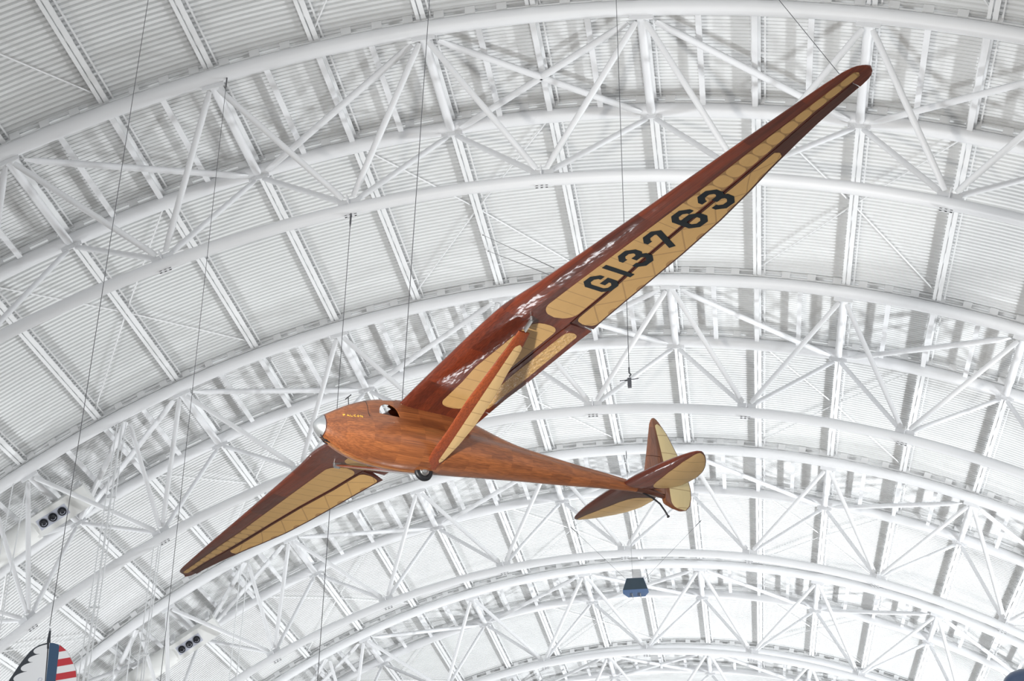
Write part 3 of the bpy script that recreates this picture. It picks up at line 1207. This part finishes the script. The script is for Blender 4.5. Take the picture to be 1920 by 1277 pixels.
HINGE = 6.70
fin = fin_part('fin', M_fin, [-.12, -.05, .05, .15, .31, .45, .565], vLE, lambda z: HINGE - 0.008)
rud = fin_part('rudder', M_fin, [-.36, -.33, -.28, -.24, -.16, -.08, .0, .1, .26, .45, .572, .5721], lambda z: max(vLE(z), HINGE + 0.0) if z < 0.57205 else vLE(z), vTE)
g_ = GB()
rings = []
for z in [.575, .73, .9, 1.07, 1.2, 1.28, 1.31, 1.325, 1.335, 1.34]:
    a, b = vLE(z), vTE(z)
    ps = [a + (b - a) * (1 - math.cos(math.pi * i / 10)) / 2 for i in range(11)]
    rings.append([(x, fin_half(x, z), z) for x in ps[::-1]] + [(x, -fin_half(x, z), z) for x in ps[1:]])
g_.rings(rings)
g_.build('balance_horn', M_fin, rud)
for sgn in (1, -1):
    vs, uvs, fs = [], [], []
    zs = frange(-0.33, 1.22, 60)
    for z in zs:
        a = curve([(-.33, 6.97), (-.3, 6.88), (-.24, 6.82), (-.12, 6.80), (.1, 6.79), (.57, 6.745), (.8, 6.73), (1.22, 6.70)])(z)
        b = vTE(z) - 0.022
        if z > 1.14:
            a2 = (z - 1.14) / 0.08
            mid = (a + b) / 2
            k = math.sqrt(max(0, 1 - a2 * a2)) * 0.9 + 0.1
            a, b = mid - (mid - a) * k, mid + (b - mid) * k
        for j in range(7):
            x = a + (b - a) * j / 6
            vs.append((-x, sgn * (fin_half(x, z) + 0.003), z))
            uvs.append((z, j / 6))
    for i in range(len(zs) - 1):
        for j in range(6):
            q = i * 7 + j
            f = (q, q + 1, q + 8, q + 7)
            fs.append(f if sgn > 0 else f[::-1])
    me = bpy.data.meshes.new('fabric_panel')
    me.from_pydata(vs, [], fs)
    ul = me.uv_layers.new(name='UVMap')
    for lp in me.loops:
        ul.data[lp.index].uv = uvs[lp.vertex_index]
    me.shade_smooth()
    me.materials.append(M_fab_fin)
    o = bpy.data.objects.new('fabric_panel', me)
    COL.objects.link(o)
    o.parent = rud

# wheel, skid, hook, probe ---------------------------------------------------------------------------
g_ = GB()
wc = Vector((1.85, 0.02, -0.455))
n_ = 36
rings = []
for i in range(n_):
    an = 2 * math.pi * i / n_
    e = Vector((math.cos(an), 0, math.sin(an)))
    rings.append([wc + e * (0.118 + 0.042 * math.cos(b)) + Vector((0, 0.045 * math.sin(b), 0)) for b in [2 * math.pi * q / 12 for q in range(12)]])
rings.append(rings[0])
g_.rings(rings, False)
wh = g_.build('wheel', M_black, glider)
g_ = GB()
prof = [(0.085, 0.035), (0.075, 0.05), (0.045, 0.042), (0.04, 0.06), (0.012, 0.065)]
g_.rings([[wc + Vector((math.cos(2 * math.pi * i / 24) * r, h, math.sin(2 * math.pi * i / 24) * r)) for i in range(24)] for r, h in [(0.085, -0.03)] + prof])
g_.build('hub', M_hub, wh)
g_ = GB()
g_.tube([(6.25, 0, -0.14), (6.45, 0, -0.20), (6.60, 0, -0.285), (6.69, 0, -0.40), (6.745, 0, -0.49)], [(0.02, 0.012)] * 5, 8, up=(0, 1, 0))
g_.tube([(6.735, 0, -0.475), (6.742, 0, -0.485), (6.755, 0, -0.505), (6.76, 0, -0.512)], [0.006, 0.026, 0.026, 0.006], 10, up=(0, 1, 0))
g_.build('tail_skid', M_dark_metal, glider)
g_ = GB()
g_.tube([(0.10, 0.02, -0.15), (0.14, 0.02, -0.215), (0.20, 0.02, -0.245), (0.25, 0.02, -0.25)], 0.009, 8, up=(0, 1, 0))
g_.tube([(0.13, -0.03, -0.17), (0.17, -0.03, -0.235), (0.24, -0.03, -0.265)], 0.008, 8, up=(0, 1, 0))
g_.box((0.19, 0, -0.225), Vector((1, 0, 0)), Vector((0, 1, 0)), Vector((0, 0, 1)), 0.025, 0.03, 0.006)
g_.build('tow_hook', M_dark_metal, glider)
g_ = GB()
g_.tube([(0.60, 0, 0.40), (0.60, 0, 0.56)], 0.007, 8, up=(1, 0, 0))
g_.tube([(0.60, -0.085, 0.562), (0.60, 0.085, 0.562)], 0.008, 8, up=(1, 0, 0))
g_.build('pitot_probe', M_dark_metal, glider)

# ------------------------------------------------------------------ cables holding the aircraft and passing by
cable((0.17, 19.3, 31.0 + 0.5), GW(1.55, 0.0, 0.66), 'thin steel cable rising from the glider cabin roof at the wing root')
tp_ = GW(2.0, 9.05, 0.93)
cable((0.9, 14.6, 24.5), tp_, 'thin steel cable slanting up from the tip of the registered wing', 0.004)
cable((-3.28, 43.43, 31.0), GW(1.80, 3.75, 1.17), 'thin cable slanting from the roof to the wing above the registration, upper of two', 0.008)
cable((-3.26, 44.5, 31.0), GW(1.95, 3.55, 1.17), 'thin cable slanting from the roof to the wing above the registration, lower of two', 0.008)
p_ = nodeat(0, -2) + Vector((0.9, -0.1, -0.25))
cable((-8.99, 32.15, 29.7), (-8.6, 32.2, 3.0), 'long dark cable dropping from the nearest arch past the left wing tip', 0.007)
cable((-5.62, 34.5, 26.1), (-5.62, 34.5, 3.0), 'dark cable dropping from the bottom chord lug left of the glider nose', 0.009)
hk = cable((3.0, 24.0, 31.0), (2.95, 24.0, 14.65), 'cable ending in a small crossbar hook right of the glider wing', 0.007, name='hook_cable')
g_ = MB()
g_.tube([(0, 0, 0.05), (0, 0, -0.06), (0.03, 0, -0.10), (0, 0, -0.14)], 0.015, 8, up=(1, 0, 0))
g_.box((0, 0, -0.27), Vector((1, 0, 0)), YV, Vector((0, 0, 1)), 0.035, 0.035, 0.09)
g_.tube([(-0.17, -0.05, -0.25), (0.17, 0.05, -0.17)], 0.014, 8, up=(0, 0, 1))
g_.build('crossbar_hook', M_cable, hk)

# ------------------------------------------------------------------ tail of another hanging aircraft, lower left
PT = Vector((-7.56, 24.0, 9.88))
plane = empty('hanging_airplane', PT, 'striped tail of a hanging airplane with scalloped black edge, bottom left corner', 'airplane')
plane.rotation_euler = (0, -0.13, 0)
Kz = 0.00107


def tl(px, pz):
    return (px - 905) * Kz, -(pz - 545) * Kz * 1.01


def tail_slab(poly, t_, name, mat, parent, y=0.0, label=None):
    g3 = MB()
    P = [tl(*p) for p in poly]
    g3.rings([[(x, y - t_, z) for x, z in P], [(x, y + t_, z) for x, z in P]])
    o3 = g3.build(name, mat, parent)
    if label:
        o3['label'] = label
    return o3


M_tw = painted('tail_grey_white', (0.66, 0.67, 0.69), 0.4)
M_tk = new_mat('tail_black', (0.022, 0.027, 0.036), 0.35)
M_tb = new_mat('tail_navy', (0.018, 0.055, 0.115), 0.4)
M_tr = new_mat('tail_red', (0.42, 0.018, 0.028), 0.4)
fin_out = [(-420, 2050), (-100, 1600), (150, 1219), (280, 1030), (400, 860), (500, 735), (600, 630), (680, 580), (750, 552), (870, 538), (905, 540), (880, 1219), (850, 2050)]
finp = tail_slab(fin_out, 0.035, 'fin', M_tk, plane, label='grey fin with black scalloped leading edge')
inner = []
sc = [((1560, -60), (1500, 160))]
pts_ = [(895, 650)]
start = (888, 566)
for (lx, ly), (tx, ty) in (((655, 645), (760, 708)), ((568, 778), (650, 826)), ((448, 905), (558, 968)), ((328, 1060), (438, 1122)), ((215, 1225), (330, 1295)), ((95, 1405), (215, 1470))):
    for q in range(7):
        ph = math.pi / 2 * q / 6
        pts_.append((start[0] - (start[0] - lx) * math.sin(ph), ly - (ly - start[1]) * math.cos(ph)))
    for q in range(1, 7):
        ph = math.pi / 2 * q / 6
        pts_.append((lx + (tx - lx) * (1 - math.cos(ph)), ly + (ty - ly) * math.sin(ph)))
    start = (tx, ty + 4)
pts_ += [(60, 1520), (0, 1600), (-60, 1700), (-200, 2045), (840, 2045), (872, 1219)]
for s_ in (-1, 1):
    g3 = MB()
    P = [tl(*p) for p in pts_]
    g3.rings([[(x, s_ * 0.030, z) for x, z in P], [(x, s_ * 0.038, z) for x, z in P]])
    o3 = g3.build('fin_panel', M_tw, finp)
rud_out = [(918, 542), (1000, 560), (1090, 602), (1150, 650), (1205, 705), (1250, 770), (1290, 850), (1330, 925), (1362, 1000), (1385, 1060), (1402, 1130), (1412, 1219), (1400, 1500), (1330, 1800),
           (1200, 2000), (840, 2050), (884, 1219)]
rudp = tail_slab(rud_out, 0.028, 'rudder', M_tw, plane, label='rudder with navy band and red and white stripes')


def clip_band(z0, z1, xl, outline):
    """slice the rudder outline between two heights, right of a slanted line"""
    out = []
    for i in range(13):
        z = z0 + (z1 - z0) * i / 12
        out.append((z, interp(z, [p[1] for p in outline], [p[0] for p in outline])))
    L_ = [(xl(z0), z0), (xl(z1), z1)]
    return L_ + [(x - 1, z) for z, x in reversed(out)]


right = [(918, 542), (1000, 560), (1090, 602), (1150, 650), (1205, 705), (1250, 770), (1290, 850), (1330, 925), (1362, 1000), (1385, 1060), (1402, 1130), (1412, 1219), (1400, 1500), (1330, 1800)]
xl_ = curve([(540, 1105), (600, 1103), (1219, 1055), (2000, 1000)])
z_ = 612
stripes = [(606, 728), (855, 975), (1096, 1206), (1330, 1440), (1560, 1670)]
for (za, zb) in stripes:
    for s_ in (-1, 1):
        g3 = MB()
        P = [tl(*p) for p in clip_band(za, zb, xl_, right)]
        g3.rings([[(x, s_ * 0.024, z) for x, z in P], [(x, s_ * 0.0315, z) for x, z in P]])
        g3.build('red_stripe', M_tr, rudp)
for s_ in (-1, 1):
    g3 = MB()
    band = [(930, 545), (1000, 561), (1088, 603), (1100, 640), (1055, 1219), (1000, 2010), (842, 2045), (888, 1219)]
    P = [tl(*p) for p in band]
    g3.rings([[(x, s_ * 0.024, z) for x, z in P], [(x, s_ * 0.032, z) for x, z in P]])
    g3.build('navy_band', M_tb, rudp)
g3 = MB()
x0_, z0_ = tl(790, 1145)
g3.tube([(x0_ + 0.036 * math.cos(a_), -0.042, z0_ + 0.030 * math.sin(a_)) for a_ in [2 * math.pi * i / 20 for i in range(21)]], 0.006, 6)
g3.build('inspection_ring', M_ductface, finp)
g3 = MB()
P = [tl(*p) for p in [(505, 1180), (760, 1222), (750, 1400), (500, 1390)]]
g3.rings([[(x, -0.036, z) for x, z in P], [(x, -0.043, z) for x, z in P]])
g3.build('black_block', M_tk, finp)
g3 = MB()
xa, za = tl(900, 640)
xb, zb = tl(915, 330)
g3.tube([(xa, 0, za), (xa, 0, (za + zb) / 2), (xb, 0, zb)], [(0.030, 0.045), (0.028, 0.045), (0.018, 0.02)], 10, up=(0, 1, 0))
g3.build('mast', M_tk, plane)
g3 = MB()
g3.tube([(xb, 0, zb), (xb, 0, zb + 0.05)], 0.018, 10, up=(1, 0, 0))
g3.build('mast_tip', M_alu, plane)
g3 = MB()
g3.tube([(x_, 0, -1.75 + h_) for x_, h_ in ((0.55, 0.05), (0.2, 0.0), (-0.6, -0.08), (-1.6, -0.14), (-2.6, -0.15), (-3.4, -0.15))], [0.06, 0.15, 0.28, 0.42, 0.52, 0.50], 20, up=(0, 1, 0))
g3.build('rear_fuselage', M_tw, plane, smooth=True)
g3 = MB()
for s_ in (-1, 1):
    g3.rings([[(0.25, 0.1 * s_, -1.62), (-0.75, 0.1 * s_, -1.62), (-0.75, 0.1 * s_, -1.68), (0.25, 0.1 * s_, -1.68)],
              [(0.1, 1.5 * s_, -1.63), (-0.35, 1.5 * s_, -1.63), (-0.35, 1.5 * s_, -1.66), (0.1, 1.5 * s_, -1.66)]])
g3.build('tailplane', M_tw, plane)
cable((-7.78, 24.0, 30.2), (-7.60, 24.0, 10.21), 'long dark cable rising from the mast of the striped tail', 0.007)

# ------------------------------------------------------------------ loudspeaker cluster far down the hall
sp_c = Vector((0.71, 60.0, 23.45))
spk = empty('hanging_loudspeaker', sp_c, 'dark blue wedge shaped loudspeaker hanging far away, right of the glider tail', 'loudspeaker')
g3 = MB()
front_f = [(-0.53, -0.50, -0.22), (0.53, -0.50, -0.20), (0.36, -0.42, 0.33), (-0.36, -0.42, 0.33)]
back_f = [(-0.36, 0.45, -0.22), (0.36, 0.45, -0.20), (0.30, 0.35, 0.33), (-0.30, 0.35, 0.33)]
g3.rings([front_f, [(-0.55, -0.1, -0.24), (0.55, -0.1, -0.22), (0.38, -0.1, 0.33), (-0.38, -0.1, 0.33)], back_f])
g3.build('cabinet', M_spk2, spk)
g3 = MB()
g3.rings([[(x * 0.97, y - 0.012, z * 0.97) for x, y, z in front_f], [(x * 0.97, y + 0.01, z * 0.97) for x, y, z in front_f]])
g3.build('grille', M_spk, spk)
for x_ in (-0.16, 0.18):
    g3 = MB()
    g3.box((x_, 0.1, -0.26), Vector((1, 0, 0)), YV, Vector((0, 0, 1)), 0.015, 0.25, 0.03)
    g3.build('mounting_rail', M_hub, spk)
for x_, dx, dy, lab in ((-0.12, -0.1, 0.2, 'straight up'), (0.33, 2.6, 1.5, 'slanting up to the right'), (-0.33, -2.6, 1.5, 'slanting up to the left')):
    r_ = cable(sp_c + Vector((x_ + dx, dy, 6.6 if dx == -0.1 else 3.6)), sp_c + Vector((x_, 0, 0.36)), 'thin cable from the distant loudspeaker %s' % lab, 0.006)

# dark rounded pod at the lower right corner
pod = empty('hanging_pod', (10.25, 30.0, 10.25), 'dark navy rounded aircraft part at the lower right corner', 'aircraft part')
g3 = MB()
prof = [(0.0, 0.02), (0.04, 0.14), (0.14, 0.25), (0.30, 0.34), (0.6, 0.42), (1.1, 0.46), (1.8, 0.44), (2.6, 0.36)]
g3.tube([(d_ - 0.45, 0.3 * d_, -0.12 * d_) for d_, r_ in prof], [r_ for d_, r_ in prof], 24, up=(0, 0, 1))
g3.build('pod_shell', M_pod, pod, smooth=True)
